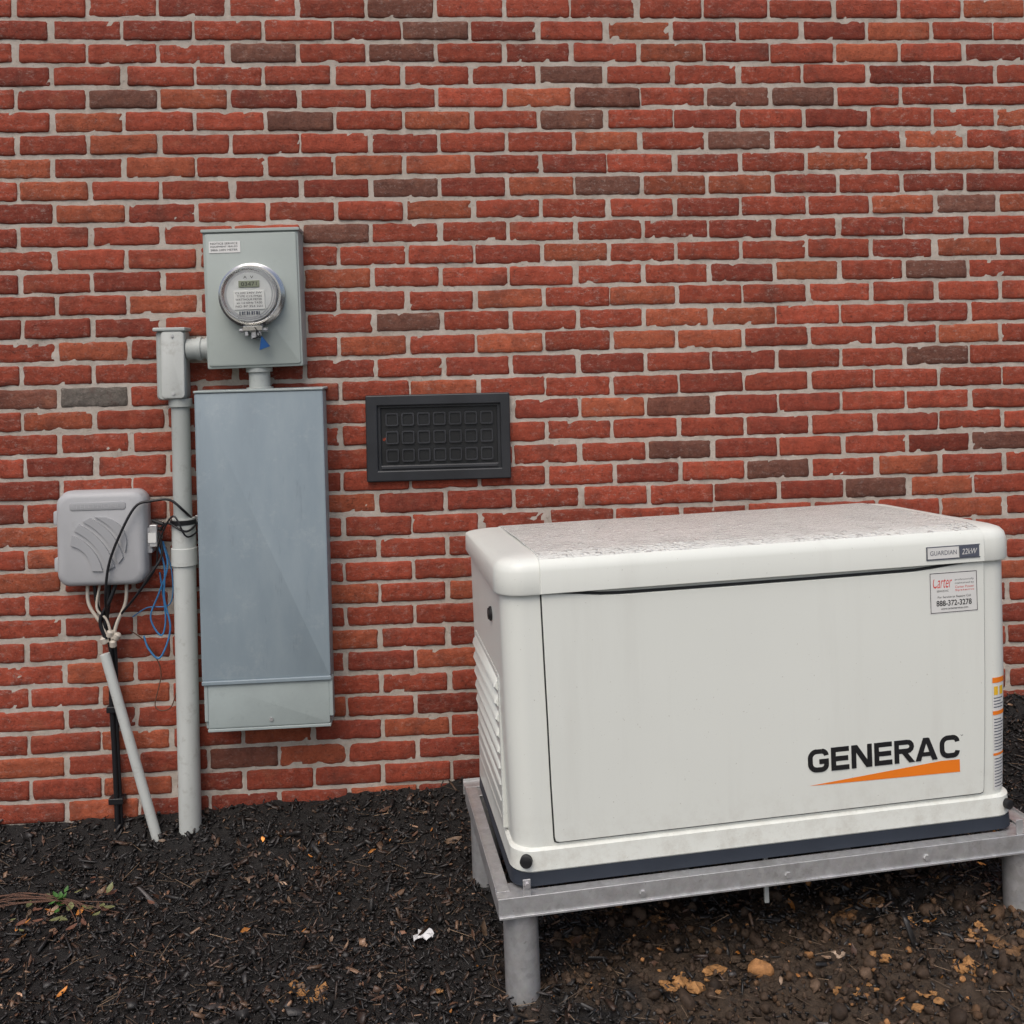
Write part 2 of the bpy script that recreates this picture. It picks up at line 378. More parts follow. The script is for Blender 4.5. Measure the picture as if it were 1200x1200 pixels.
scatter('soil_crumbs',n,iv,if_,sz,pos,col,.8,M_clod,.19,False)
big=[(-.371,-.80,.04,0),(-.34,-.83,.03,0),(.551,-.98,.045,0),(.60,-.97,.035,0),(.355,-.75,.05,1),(.30,-.72,.045,2),(1.09,-.75,.055,2),(1.02,-.78,.04,2),(.925,-.96,.035,3),(1.2,-1.05,.04,0),(.75,-1.02,.04,1),(.9,-1.08,.04,0),(1.35,-1.0,.05,2),(1.5,-.96,.05,1),(1.28,-.92,.03,0),(.62,-.85,.035,1),(.45,-.68,.05,2),(.52,-.7,.04,2),(.38,-.66,.05,1),(-.05,-.9,.02,0),(-.2,-.78,.02,1),(1.05,-1.12,.035,0),(.68,-.93,.03,1),(.84,-.8,.04,1),(1.6,-.9,.05,2),(1.15,-.86,.03,0),(-.28,-.34,.02,1),(1.0,-.98,.03,0),(.50,-1.0,.025,0),(1.05,-.70,.04,2),(1.45,-1.04,.03,0)]
VV=[];FF=[];CC=[]
tints=[(.30,.15,.055),(.048,.031,.019),(.13,.07,.032),(.36,.27,.20)]
for i,(X,Y,s,ti) in enumerate(big):
    bcol=tints[ti]
    for sub in range(7):
        ox,oy=random.gauss(0,s*.6),random.gauss(0,s*.45); ss=s*random.uniform(.2,.75); b=len(VV); o=random.random()*30
        if ti==3 and sub>0: continue
        for v in iv:
            q=Vector(v)*2; d=1+noise.noise(q*1.1+Vector((o,0,0)))*.8+noise.noise(q*3+Vector((o,0,0)))*.6
            p=q*.5*ss*d; k=random.uniform(.7,1.25)
            VV.append((X+ox+p.x*1.2,Y+oy+p.y,float(gz(X+ox,Y+oy))+.004+p.z*.55)); CC.append(tuple(a_*k for a_ in bcol))
        FF+= [tuple(int(b+k) for k in f) for f in if_]
bulk('clay_clods',VV,FF,CC,M_clod,None,False)
lt=[]
prof=[(-.5,.02),(-.3,.17),(-.05,.26),(.2,.2),(.38,.09),(.5,.0)]
for u,h in prof: lt+= [(u,-h,.10*abs(h)*4*.6+u*u*.5),(u,0,u*u*.35),(u,h,.10*abs(h)*4*.6+u*u*.5)]
lt=np.array(lt); lf=[]
for i in range(5):
    a=i*3; lf+=[(a,a+3,a+4,a+1),(a+1,a+4,a+5,a+2)]
lf=np.array(lf)
n=950
x=rng.uniform(-1.6,2.2,n); y=-rng.uniform(.02,1.15,n)
x[:90]=rng.normal(-.45,.16,90); y[:90]=rng.normal(-.24,.08,90)
x[90:150]=rng.normal(-1.2,.14,60); y[90:150]=rng.normal(-.36,.08,60)
s=rng.lognormal(np.log(.018),.45,n); sz=np.stack([s,s*rng.uniform(.5,1.1,n),s],1)
t=rng.random(n)[:,None]; g=rng.lognormal(0,.35,n)[:,None]
col=np.where(t<.62,np.array([[.095,.050,.032]]),np.where(t<.90,np.array([[.18,.12,.08]]),np.array([[.38,.15,.035]])))*g
y=np.minimum(y,-.02)
scatter('fallen_leaves',n,lt,lf,sz,np.stack([x,y,gz(x,y)+lump(x,y)+.008],1),col,.55,M_leaf,.14,True)
n=900; x,y=place(n,(-1.9,2.4),(-1.3,-.02)); sz=np.stack([rng.uniform(.02,.09,n),rng.uniform(.001,.002,n),rng.uniform(.0008,.0015,n)],1)
g=rng.lognormal(0,.4,n)[:,None]
scatter('dry_straw',n,bx,bf,sz,np.stack([x,y,gz(x,y)+lump(x,y)+.010],1),np.array([[.14,.095,.06]])*g,.18,M_chip)
# weed
wd=E('weed',(-1.12,-.32,float(gz(-1.12,-.32))))
L=[];Fq=[];Cq=[]
for i in range(44):
    green=i<16; cx=-1.12 if green else random.gauss(-1.13,.11); cy=-.33 if green else random.gauss(-.36,.05); s=random.uniform(.018,.04); ang=random.uniform(0,6.28); rad=random.uniform(.0,.045)
    R=Matrix.Rotation(ang,3,'Z')@Matrix.Rotation(random.uniform(-.6,.2),3,'Y')
    b=len(L); zz=float(gz(cx,cy))+.02+random.uniform(0,.02)
    for v in lt:
        p=R@(Vector(v)*s+Vector((rad,0,0))); L.append((cx+p.x,cy+p.y,zz+p.z)); Cq.append((.05,.13,.03) if green else ((.15,.16,.07) if i%2 else (.16,.075,.05)))
    Fq+=[tuple(int(b+k) for k in f) for f in lf]
bulk('weed_leaves',L,Fq,Cq,M_leaf,wd,True)
M_stem=paint('dry_stem',(.10,.05,.032),.7)
for i in range(9):
    z=float(gz(-1.2,-.3))+.02
    tube('weed_stem_%d'%i,[(-1.40+random.gauss(0,.05),-.33+random.gauss(0,.07),z),(-1.25,-.31+random.gauss(0,.03),z+.02),(-1.11+random.gauss(0,.02),-.33,z+.01),(-1.0+random.gauss(0,.05),-.36+random.gauss(0,.03),z-.005)],.0013,M_stem,wd)
sc=[];zc=float(gz(-.075,-.66))+.026
for i in range(5):
    for j in range(4):
        sc.append((-.105+i*.013+random.gauss(0,.0025),-.68+j*.011+random.gauss(0,.003),zc+random.uniform(-.004,.010)))
mesh('paper_scrap',sc,[(i*4+j,i*4+j+4,i*4+j+5,i*4+j+1) for i in range(4) for j in range(3) if (i,j)!=(0,2)],paint('paper',(.62,.62,.63),.7),None,0,False)

# ================================================================ electric meter
mt=E('electric_meter',(-.578,-.05,1.65))
rplate('enclosure',-.728,-.433,1.441,1.873,0.004,-.100,.006,M_meterbox,mt,.004)
rplate('cover_plate',-.722,-.439,1.449,1.862,-.099,-.105,.008,M_meterbox,mt,.003)
box('top_flange',-.732,-.429,-.108,-.002,1.866,1.876,M_meterbox,mt,.002)
box('label_plate',-.708,-.612,-.1065,-.105,1.802,1.838,M_stk,mt,0)
for i in range(3): text('label_text_%d'%i,['NOTICE SERVICE','EQUIPMENT SEALED','200A 240V METER'][i],-.703,-.620,1.828-i*.010,1.834-i*.010,-.1072,M_dark,mt)
mc=(-.579,-.104,1.665)
lathe('socket_ring',mc,(0,-1,0),[(0,.098),(.006,.101),(.016,.101),(.020,.094),(.026,.094),(.030,.099),(.036,.099),(.041,.092),(.041,.076)],M_chrome,mt,64)
lathe('meter_body',(mc[0],mc[1],mc[2]),(0,-1,0),[(.0,.075),(.050,.072),(.052,.070)],M_face,mt,48)
lathe('dial_bezel',(mc[0],mc[1]-.052,mc[2]),(0,-1,0),[(0,.073),(.006,.073),(.006,.066)],M_util,mt,48)
lathe('dial_face',(mc[0],mc[1]-.0575,mc[2]),(0,-1,0),[(0,.066),(.002,.066)],M_face,mt,48)
lathe('glass_cover',(mc[0],mc[1]-.038,mc[2]),(0,-1,0),[(.0,.087),(.045,.084),(.058,.077),(.064,.063),(.066,.03),(.066,.001)],M_glass,mt,48)
yf=mc[1]-.0625
box('display',mc[0]-.03,mc[0]+.032,yf,yf+.003,mc[2]+.022,mc[2]+.042,M_lcd,mt,.001)
text('display_digits','03471',mc[0]-.022,mc[0]+.024,mc[2]+.026,mc[2]+.038,yf-.0005,M_black,mt)
box('name_plate',mc[0]-.046,mc[0]+.046,yf,yf+.003,mc[2]-.045,mc[2]+.012,M_stk,mt,.001)
for i,tx in enumerate(['CL200 240V 3W','TYPE C1S FM2S','WATTHOUR METER','kh 1.0 60Hz TA30','NO 87 354 221']):
    text('name_text_%d'%i,tx,mc[0]-.04+.004*(i%2),mc[0]+.038,mc[2]+.002-i*.010,mc[2]+.008-i*.010,yf-.0005,M_black,mt)
for i in range(9): box('barcode_%d'%i,mc[0]-.03+i*.007,mc[0]-.027+i*.007+.002*(i%2),yf+.001,yf+.003,mc[2]-.060,mc[2]-.050,M_stkgrey,mt,0)
text('bezel_text','A  V',mc[0]-.015,mc[0]+.015,mc[2]+.048,mc[2]+.056,yf-.0005,M_black,mt)
box('ring_clamp',mc[0]-.028,mc[0]+.034,-.150,-.112,mc[2]-.112,mc[2]-.094,M_chrome,mt,.003)
cyl('clamp_bolt',(mc[0]-.040,-.132,mc[2]-.108),(mc[0]+.046,-.132,mc[2]-.108),.007,M_galv,mt)
box('clamp_lug_1',mc[0]-.022,mc[0]-.012,-.146,-.118,mc[2]-.126,mc[2]-.100,M_galv,mt,.002)
box('clamp_lug_2',mc[0]+.016,mc[0]+.026,-.146,-.118,mc[2]-.126,mc[2]-.100,M_galv,mt,.002)
tube('seal_wire',[(mc[0]+.01,-.15,mc[2]-.1),(mc[0]+.024,-.154,mc[2]-.125),(mc[0]+.002,-.150,mc[2]-.135),(mc[0]+.03,-.145,mc[2]-.13)],.0016,M_cable,mt)
box('clamp_tab',mc[0]-.004,mc[0]+.012,-.140,-.107,mc[2]-.136,mc[2]-.108,M_galv,mt,.002)
mesh('seal_tag',[(mc[0]+.028,-.148,mc[2]-.128),(mc[0]+.050,-.140,mc[2]-.160),(mc[0]+.020,-.142,mc[2]-.170),(mc[0]+.030,-.143,mc[2]-.128),(mc[0]+.052,-.135,mc[2]-.160),(mc[0]+.022,-.137,mc[2]-.170)],[(0,1,2),(3,5,4),(0,3,4,1),(1,4,5,2),(2,5,3,0)],M_bluetag,mt)
lathe('lower_nipple',(-.577,-.055,1.366),(0,0,1),[(0,.042),(.012,.042),(.013,.033),(.06,.033),(.061,.041),(.076,.041)],M_pvc,mt)
lathe('side_nipple',(-.797,-.055,1.507),(1,0,0),[(0,.033),(.03,.033),(.031,.037),(.045,.037),(.046,.032),(.06,.032),(.061,.039),(.074,.039)],M_pvc,mt)
mt.rotation_euler=(0,-.017,0)

# ================================================================ breaker panel
pn=E('electrical_panel',(-.56,-.07,.84))
rplate('back_box',-.752,-.369,.324,1.362,0.004,-.112,.005,M_panel2,pn,.003)
rplate('door',-.758,-.364,.475,1.366,-.110,-.130,.006,M_panel,pn,.004)
box('drip_lip',-.760,-.362,-.134,-.002,1.366,1.374,M_panel2,pn,.003)
rplate('lower_cover',-.742,-.370,.328,.470,-.110,-.127,.005,M_panel2,pn,.003)
box('cover_flange',-.758,-.362,-.135,-.126,.464,.477,M_panel,pn,.003)
box('side_ear_r',-.371,-.359,-.128,-.09,.35,.47,M_panel2,pn,.003)
box('side_ear_l',-.753,-.741,-.128,-.09,.35,.47,M_panel2,pn,.003)
box('bottom_flange',-.744,-.367,-.129,-.002,.318,.327,M_panel2,pn,.002)
cyl('hasp_screw',(-.55,-.12,.35),(-.55,-.131,.35),.006,M_galv,pn)
pn.rotation_euler=(0,-.006,0)

# ================================================================ conduit run
cd=E('conduit_pipe',(-.82,-.05,.75))
L=[]
for y,ins in ((-.012,.004),(-.02,0),(-.075,0),(-.083,.006)):
    L.append([(a,y,b) for a,b in rr(-.886+ins,-.797-ins,1.345+ins*.5,1.565-ins,.014)])
loft('junction_body',L,M_pvc,cd)
rplate('junction_cover',-.868,-.797,1.350,1.560,-.083,-.094,.012,M_pvc2,cd,.004)
cyl('junction_screw_1',(-.832,-.09,1.545),(-.832,-.097,1.545),.005,M_galv,cd)
cyl('junction_screw_2',(-.832,-.09,1.365),(-.832,-.097,1.365),.005,M_galv,cd)
box('junction_hood',-.892,-.792,-.097,-.01,1.560,1.572,M_pvc,cd,.004)
lathe('upper_pipe',(-.822,-.05,.95),(0,0,1),[(0,.0285),(.372,.0285),(.373,.036),(.398,.036)],M_pvc,cd)
lathe('coupling',(-.820,-.05,.822),(0,0,1),[(0,.0375),(.002,.040),(.055,.040),(.057,.037),(.135,.037),(.137,.035),(.150,.035)],M_pvc2,cd)
lathe('lower_pipe',(-.820,-.05,-.12),(0,0,1),[(0,.0345),(.95,.0345)],M_pvc2,cd)
lathe('strap',(-.822,-.05,.952),(0,0,1),[(0,.038),(.001,.040),(.014,.040),(.015,.038)],M_cable,cd)
box('strap_ear',-.79,-.765,-.03,-.002,.945,.975,M_galv,cd,.002)

# ================================================================ vent
vt=E('foundation_vent',(-.01,-.01,1.2))
x0,x1,z0,z1=-.245,.222,1.062,1.342; a0,a1,b0,b1=-.207,.190,1.098,1.307
def frame(name,X0,X1,Zz0,Zz1,A0,A1,B0,B1,yb,yf,mat,par,bev=.004):
    vs=[]
    for y in (yb,yf):
        vs+=[(X0,y,Zz0),(X1,y,Zz0),(X1,y,Zz1),(X0,y,Zz1),(A0,y,B0),(A1,y,B0),(A1,y,B1),(A0,y,B1)]
    fs=[]
    for i in range(4):
        j=(i+1)%4
        fs+=[(i,j,4+j,4+i),(8+i,12+i,12+j,8+j),(i,8+i,8+j,j),(4+i,4+j,12+j,12+i)]
    return mesh(name,vs,fs,mat,par,bev)
frame('outer_frame',x0,x1,z0,z1,a0,a1,b0,b1,.006,-.024,M_vent,vt,.005)
frame('inner_lip',a0-.006,a1+.006,b0-.006,b1+.006,a0+.010,a1-.010,b0+.016,b1-.008,.006,-.012,M_vent,vt,.003)
box('back_plate',a0-.004,a1+.004,-.004,.008,b0-.004,b1+.004,M_vent2,vt,0)
for i in range(7):
    for j in range(3):
        cx=-.1615+i*.0512; cz=1.262-j*.0585
        o=rr(cx-.0205,cx+.0205,cz-.021,cz+.021,.006,3); q=rr(cx-.0165,cx+.0165,cz-.017,cz+.017,.0045,3); nn_=len(o)
        vs=[(p[0],-.004,p[1]) for p in o]+[(p[0],-.0115,p[1]) for p in o]+[(p[0],-.0115,p[1]) for p in q]+[(p[0],-.0070,p[1]) for p in q]
        fs=[(s_*nn_+k,s_*nn_+(k+1)%nn_,(s_+1)*nn_+(k+1)%nn_,(s_+1)*nn_+k) for s_ in range(3) for k in range(nn_)]
        mesh('louvre_%d_%d'%(i,j),vs,fs,M_vent3,vt)
        mesh('louvre_face_%d_%d'%(i,j),[(p[0],-.0072,p[1]) for p in q],[tuple(range(nn_))],M_vent2,vt)
box('sill',a0+.01,a1-.01,-.018,-.002,b0+.004,b0+.014,M_vent3,vt,.002)

# ================================================================ utility box
ub=E('utility_box',(-1.065,-.04,.915))
L=[]
for y,ins in ((0.002,.006),(-.02,.0),(-.045,0),(-.047,.004),(-.050,.004),(-.052,-.002),(-.080,.002),(-.088,.008),(-.092,.018)):
    L.append([(a,y,b) for a,b in rr(-1.200+ins,-.930-ins,.772+ins,1.066-ins,.040,8)])
loft('case',L,M_util,ub)
for z in (.985,.84):
    rplate('hinge_%d'%int(z*1000),-1.213,-1.188,z-.022,z+.022,-.02,-.070,.006,M_util,ub,.003)
rplate('latch',-.938,-.915,.865,.945,-.02,-.062,.006,M_util,ub,.003)
rplate('name_recess',-1.155,-.985,1.010,1.035,-.090,-.0945,.008,M_util2,ub,.002)
text('moulded_text','TELEPHONE',-1.14,-1.0,1.016,1.029,-.0950,M_util,ub)
cx,cz,R=-1.068,.905,.085
for i,t in enumerate((-.056,-.019,.019,.056)):
    h=.012; N=12; up=[];dn=[]
    for q in range(N+1):
        s=-1+2*q/N
        def P(tt):
            half=math.sqrt(max(R*R-tt*tt,0)); u=s*half; v=tt+ .018*(1-s*s)
            a=math.radians(-52); return (cx+u*math.cos(a)-v*math.sin(a),cz+u*math.sin(a)+v*math.cos(a))
        up.append(P(t+h)); dn.append(P(t-h))
    lp=up+dn[::-1]
    loft('emblem_band_%d'%i,[[(p[0],-.091,p[1]) for p in lp],[(p[0],-.0985,p[1]) for p in lp]],M_util2,ub,smooth=False)
box('ground_block',-.922,-.898,-.07,-.02,.885,.955,M_galv,ub,.003)
cyl('coax_1',(-.915,-.05,.94),(-.885,-.06,.94),.006,M_black,ub); cyl('coax_2',(-.915,-.05,.915),(-.885,-.06,.915),.006,M_chrome,ub)
cyl('coax_3',(-.915,-.05,.965),(-.880,-.06,.955),.006,M_black,ub)
box('tag',-.925,-.900,-.0735,-.071,.90,.93,M_stk,ub,0)
def T(n,p,r,mt_): tube(n,p,r,mt_,ub)
T('cable_black_1',[(-.90,-.10,1.035),(-.95,-.11,1.02),(-1.0,-.115,.93),(-1.035,-.11,.84),(-1.05,-.10,.74),(-1.06,-.05,.66),(-1.056,-.04,.60)],.0042,M_cable)
T('cable_black_2',[(-.79,-.03,.955),(-.81,-.09,1.0),(-.85,-.095,1.035),(-.90,-.10,1.035)],.0042,M_cable)
T('cable_black_3',[(-.895,-.06,.93),(-.885,-.07,.86),(-.92,-.08,.80),(-.97,-.07,.73),(-1.03,-.05,.66),(-1.055,-.045,.60)],.0040,M_cable)
T('cable_black_4',[(-.77,-.02,.965),(-.80,-.095,.935),(-.86,-.08,.96),(-.89,-.06,.94)],.0035,M_cable)
T('cable_black_7',[(-.775,-.02,.93),(-.80,-.10,.92),(-.84,-.10,.985),(-.89,-.08,.90),(-.905,-.07,.82),(-.96,-.07,.74)],.0028,M_cable)
T('cable_black_5',[(-1.055,-.05,.78),(-1.06,-.05,.70),(-1.07,-.05,.62),(-1.058,-.03,.56),(-1.062,-.025,.40),(-1.056,-.025,.2),(-1.050,-.03,-.03)],.008,M_cable)
T('cable_black_6',[(-1.10,-.05,.78),(-1.09,-.05,.70),(-1.06,-.04,.62),(-1.045,-.03,.55),(-1.048,-.02,.3),(-1.040,-.02,-.03)],.0055,M_cable)
T('cable_black_8',[(-1.03,-.05,.78),(-1.05,-.06,.72),(-1.08,-.06,.66),(-1.065,-.06,.60)],.006,M_cable)
T('cable_white_1',[(-1.12,-.05,.78),(-1.115,-.055,.71),(-1.075,-.055,.64),(-1.06,-.055,.59)],.0055,M_cablew)
T('cable_white_2',[(-1.00,-.05,.78),(-1.005,-.05,.71),(-1.03,-.055,.65),(-1.05,-.055,.58)],.0055,M_cablew)
T('cable_white_3',[(-1.08,-.05,.78),(-1.09,-.06,.70),(-1.06,-.06,.66),(-1.045,-.06,.60)],.004,M_cablew)
T('wire_blue_1',[(-.905,-.05,.90),(-.88,-.06,.82),(-.885,-.05,.72),(-.87,-.045,.62),(-.905,-.04,.53),(-.94,-.04,.56),(-.955,-.035,.60)],.0030,M_cableb)
T('wire_blue_2',[(-.90,-.05,.93),(-.87,-.06,.83),(-.90,-.05,.74),(-.93,-.045,.66),(-.90,-.04,.60),(-.885,-.04,.66),(-.90,-.04,.80)],.0028,M_cableb)
T('wire_blue_3',[(-.885,-.05,.90),(-.86,-.05,.80),(-.87,-.04,.70),(-.94,-.04,.69),(-.99,-.03,.66)],.002,M_cableb)
T('wire_grey_1',[(-1.0,-.03,.62),(-.95,-.02,.57),(-.91,-.015,.48),(-.93,-.015,.37),(-.885,-.015,.36),(-.86,-.015,.42)],.0018,M_stem)
for i,(dx,dz) in enumerate(((-.012,.0),(.012,-.012),(0,.02),(.018,.012))):
    lathe('cable_plug_%d'%i,(-1.055+dx,-.055,.585+dz),(.3*(i-1),-.2,1),[(0,.006),(.004,.011),(.02,.011),(.024,.006)],M_cablew,ub,12)
for z in (.36,.07): box('cable_clip_%d'%int(z*100),-1.076,-1.030,-.038,.004,z,z+.02,M_cable,ub,.003)
rs=E('service_riser_pipe',(-1.0,-.04,.27))
lathe('riser_tube',(-.900,-.075,-.09),Vector((-1.072,-.05,.553))-Vector((-.900,-.075,-.09)),[(0,.0155),(.665,.0155),(.666,.012)],M_pvc2,rs)
# ================================================================ generator
L_,W_,Hh=1.305,.64,.735
gq=(Matrix.Rotation(math.radians(5.5),3,'Z')@Matrix.Rotation(-0.014,3,'Y')).to_quaternion()
G=E('standby_generator',(.14,-.974,.252),gq); G['local']=1
ZK=[0,.055,.35,.655]; OK=[-.014,-.012,-.003,0.]
def yat(z): return -float(np.interp(z,ZK,OK))
def sec(z,o,r): return [(a,b,z) for a,b in rr(-o,L_+o,-o,W_+o,r,10)]
loft('body',[sec(.0,-.014,.055),sec(.055,-.012,.055),sec(.35,-.003,.055),sec(.655,.0,.055)],M_gen,G)
loft('base_skirt',[sec(-.004,-.006,.052),sec(.0,-.003,.054),sec(.045,-.004,.054),sec(.050,-.010,.054)],M_gen,G)
loft('base_pad',[sec(-.034,-.002,.05),sec(-.004,-.004,.05)],M_pad,G)
ls=[sec(.650,.004,.060),sec(.648,.012,.068),sec(.652,.014,.070),sec(.700,.013,.070),sec(.715,.009,.066),sec(.725,.0,.060),sec(.731,-.015,.055),sec(.736,-.05,.045)]
def slope(p):
    k=sm(.69,.735,p[2]); return (p[0],p[1],p[2]-.028*k*max(0,p[1])/W_)
loft('lid',[[slope(p) for p in s_] for s_ in ls],M_gen,G)
pf=[(-.0165,.650),(-.0165,.701),(-.0125,.7165),(-.003,.7275),(.014,.7335),(.05,.7390),(.32,.7430),(W_-.05,.7390),(W_-.014,.7335),(W_+.003,.7275),(W_+.0125,.7165),(W_+.0165,.70),(W_+.0165,.652)]
pf=[(y,(slope((0,y,z))[2])) for y,z in pf]
def strip(name,x0,x1,pf,mat):
    xs=[x0,x0+.002]+list(np.linspace(x0+.05,x1-.05,6))+[x1-.002,x1]; vs=[];n=len(pf)
    for i,x in enumerate(xs):
        e=.003 if i in(0,len(xs)-1) else 0
        for k,(y,z) in enumerate(pf):
            cy=min(max(y,.06),W_-.06); d=Vector((cy-y,.60-z))
            if d.length>0: d.normalize()
            vs.append((x,y+d.x*e,z+d.y*e))
    fs=[(i*n+j,(i+1)*n+j,(i+1)*n+j+1,i*n+j+1) for i in range(len(xs)-1) for j in range(n-1)]
    return mesh(name,vs,fs,mat,G,0,True)
strip('lid_front_band',.088,L_-.082,pf[:4],M_gen)
strip('lid_top_panel',.088,L_-.082,pf[3:10],M_lid)
strip('lid_rear_band',.088,L_-.082,pf[9:],M_gen)
DX0,DX1=.092,1.226
def doorloop(ins,g=0):
    zb=.060+ins; bl=DX0+.014+ins; br=DX1-.014-ins; tl=DX0+ins; tr=DX1-ins
    lp=[(bl+.01,zb),(br-.01,zb),(br-.002,zb+.003),(br,zb+.012)]
    for z in (.2,.35,.5): lp.append((br+(tr-br)*(z/.64),z))
    for q in range(25):
        t=q/24; x=tr+(tl-tr)*t; f=sm(.0,.18,t)*sm(0,.16,1-t)
        lp.append((x,.648-ins-.014*f-.002*math.sin(math.pi*t)+g))
    for z in (.5,.35,.2): lp.append((bl+(tl-bl)*(z/.64),z))
    lp+=[(bl,zb+.012),(bl+.002,zb+.003)]
    return lp
def fit(lp,d): return [(p[0],yat(p[1])+d,p[1]) for p in lp]
def slab(name,lps,mat):
    n=len(lps[0]); vs=[p for l in lps for p in l]; fs=[]
    for s_ in range(len(lps)-1):
        for j in range(n):
            fs.append((s_*n+j,s_*n+(j+1)%n,(s_+1)*n+(j+1)%n,(s_+1)*n+j))
    F=(len(lps)-1)*n
    idx=lambda k:F+k
    fs.append(tuple(idx(k) for k in (0,1,2,3,35,36)))
    fs.append(tuple(idx(k) for k in (3,4,34,35))); fs.append(tuple(idx(k) for k in (4,5,33,34))); fs.append(tuple(idx(k) for k in (5,6,32,33)))
    fs.append(tuple(idx(k) for k in [6]+list(range(7,32))+[32]))
    return mesh(name,vs,fs,mat,G,0,True)
gp=doorloop(-.0034,.004); dl=doorloop(0); di=doorloop(.0015)
slab('door_gap_shade',[fit(gp,.004),fit(gp,-.0014)],M_dark)  # dark slab behind the door edge paints the shade of the gap
slab('door',[fit(dl,.002),fit(dl,-.0055),fit(di,-.0070)],M_gen)
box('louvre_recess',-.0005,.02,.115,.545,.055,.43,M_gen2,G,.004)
for i in range(9):
    z=.07+i*.040; xo=yat(z)
    vs=[]
    for yy in (.125,.130,.530,.535):
        ins=.004 if yy in(.125,.535) else 0
        for (dx,dz) in ((.012,.032),(-.002+ins,.030),(-.010+ins,.020),(-.013+ins,.008),(-.008+ins,.0),(.012,-.001)):
            vs.append((xo+dx,yy,z+dz))
    m_=6; fs=[(a*m_+b,(a+1)*m_+b,(a+1)*m_+(b+1)%m_,a*m_+(b+1)%m_) for a in range(3) for b in range(m_)]+[tuple(range(m_)),tuple(range(3*m_,4*m_))]
    mesh('louvre_%d'%i,vs,fs,M_gen,G,0,True)
    box('louvre_slot_shade_%d'%i,xo-.002,xo+.02,.13,.53,z+.029,z+.039,M_dark,G,0)  # dark box between vanes, shade of the opening put in as colour
lathe('side_lock',(.004,.20,.56),(-1,0,0),[(0,.018),(.008,.018),(.010,.014),(.012,.014),(.012,.006)],M_black,G,24)
lathe('corner_hole_shade_l',(.036,.004,.028),(-.35,-1,0),[(0,.0145),(.012,.0145),(.013,.013)],M_black,G,24)  # solid black discs, painted shade in place of open holes
lathe('corner_hole_shade_r',(L_-.030,.010,.026),(.3,-1,0),[(0,.0125),(.012,.0125),(.013,.011)],M_black,G,24)
def letters(name,word,x0,x1,z0,z1,y,mat):
    h=1.0; s=.215; q=s/2
    def arc(cx,cz,rx,rz,a,b,n=9): return [(cx+rx*math.cos(math.radians(a+(b-a)*i/n)),cz+rz*math.sin(math.radians(a+(b-a)*i/n))) for i in range(n+1)]
    W=.92
    Cc=arc(W-q-.20,h-q-.20,.20,.20,0,90,5)+arc(q+.28,h-q-.28,.28,.28,90,180,6)+arc(q+.28,q+.28,.28,.28,180,270,6)+arc(W-q-.20,q+.20,.20,.20,270,360,5)
    gl={'C':(W,[Cc]),
        'G':(W,[Cc+[(W-q,.45)],[(W,.45),(.50,.45)]]),
        'E':(.80,[[(.80,h-q),(q,h-q),(q,q),(.80,q)],[(q,.5),(.76,.5)]]),
        'N':(.92,[[(q,0),(q,1)],[(.92-q,0),(.92-q,1)]]),
        'R':(.90,[[(q,0),(q,h-q),(.60,h-q)]+arc(.60,h-q-.19,.19,.19,80,-90,6)+[(q,h-q-.38)]]),
        'A':(1.02,[])}
    polys=[]
    X=0
    for ch in word:
        wd_,st=gl[ch]
        for line in st:
            P=[Vector(p) for p in line]
            Pc=[P[0]]
            for p in P[1:]:
                if (p-Pc[-1]).length>1e-4: Pc.append(p)
            P=Pc
            L=[];R=[]
            for i,p in enumerate(P):
                d0=(P[i]-P[i-1]).normalized() if i>0 else None; d1=(P[i+1]-P[i]).normalized() if i<len(P)-1 else None
                d0=d0 or d1; d1=d1 or d0
                n0=Vector((-d0.y,d0.x)); n1=Vector((-d1.y,d1.x)); mm=(n0+n1).normalized(); k=q/max(.35,mm.dot(n0))
                L.append(p+mm*k); R.append(p-mm*k)
            for i in range(len(P)-1): polys.append([(X+a.x,a.y) for a in (R[i],R[i+1],L[i+1],L[i])])
        if ch=='N': polys.append([(X,1),(X+.27,1),(X+.92,0),(X+.65,0)])
        if ch=='R': polys.append([(X+.34,.42),(X+.60,.42),(X+.93,0),(X+.66,0)])
        if ch=='A':
            polys.append([(X,0),(X+.25,0),(X+.60,1),(X+.37,1)]); polys.append([(X+1.02,0),(X+.77,0),(X+.42,1),(X+.65,1)]); polys.append([(X+.24,.19),(X+.78,.19),(X+.72,.37),(X+.30,.37)])
        X+=wd_+(.10 if ch not in 'R' else .04)
    X-=.10; vs=[];fs=[]
    for i,p in enumerate(polys):
        b=len(vs)
        for a in p: vs.append((x0+a[0]/X*(x1-x0),y-.00004*(i%5),z0+a[1]*(z1-z0)))
        fs.append(tuple(range(b,b+len(p))))
    mesh(name,vs,fs,mat,G)
ld=lambda z:yat(z)-.0078
letters('logo_lettering','GENERAC',.740,1.146,.160,.217,ld(.19),M_black)
text('logo_mark','o',1.150,1.156,.212,.218,ld(.19),M_black,G)
mesh('logo_swoosh',[(.742,ld(.128),.128),(1.146,ld(.128),.158),(1.146,ld(.122),.122)],[(0,1,2)],M_orange,G)
yb=-.0172
box('badge_plate',1.066,1.150,yb-.0015,yb,.664,.692,M_stk,G,.0005)
text('badge_text','GUARDIAN',1.072,1.144,.673,.684,yb-.0019,M_stkgrey,G)
box('badge_frame_t',1.064,1.208,yb-.0018,yb,.6925,.6945,M_stkgrey,G,0); box('badge_frame_b',1.064,1.208,yb-.0018,yb,.6615,.6635,M_stkgrey,G,0); box('badge_frame_l',1.0625,1.0645,yb-.0018,yb,.6615,.6945,M_stkgrey,G,0)
box('badge_dark',1.152,1.206,yb-.0015,yb,.664,.692,M_stkgrey,G,.0005)
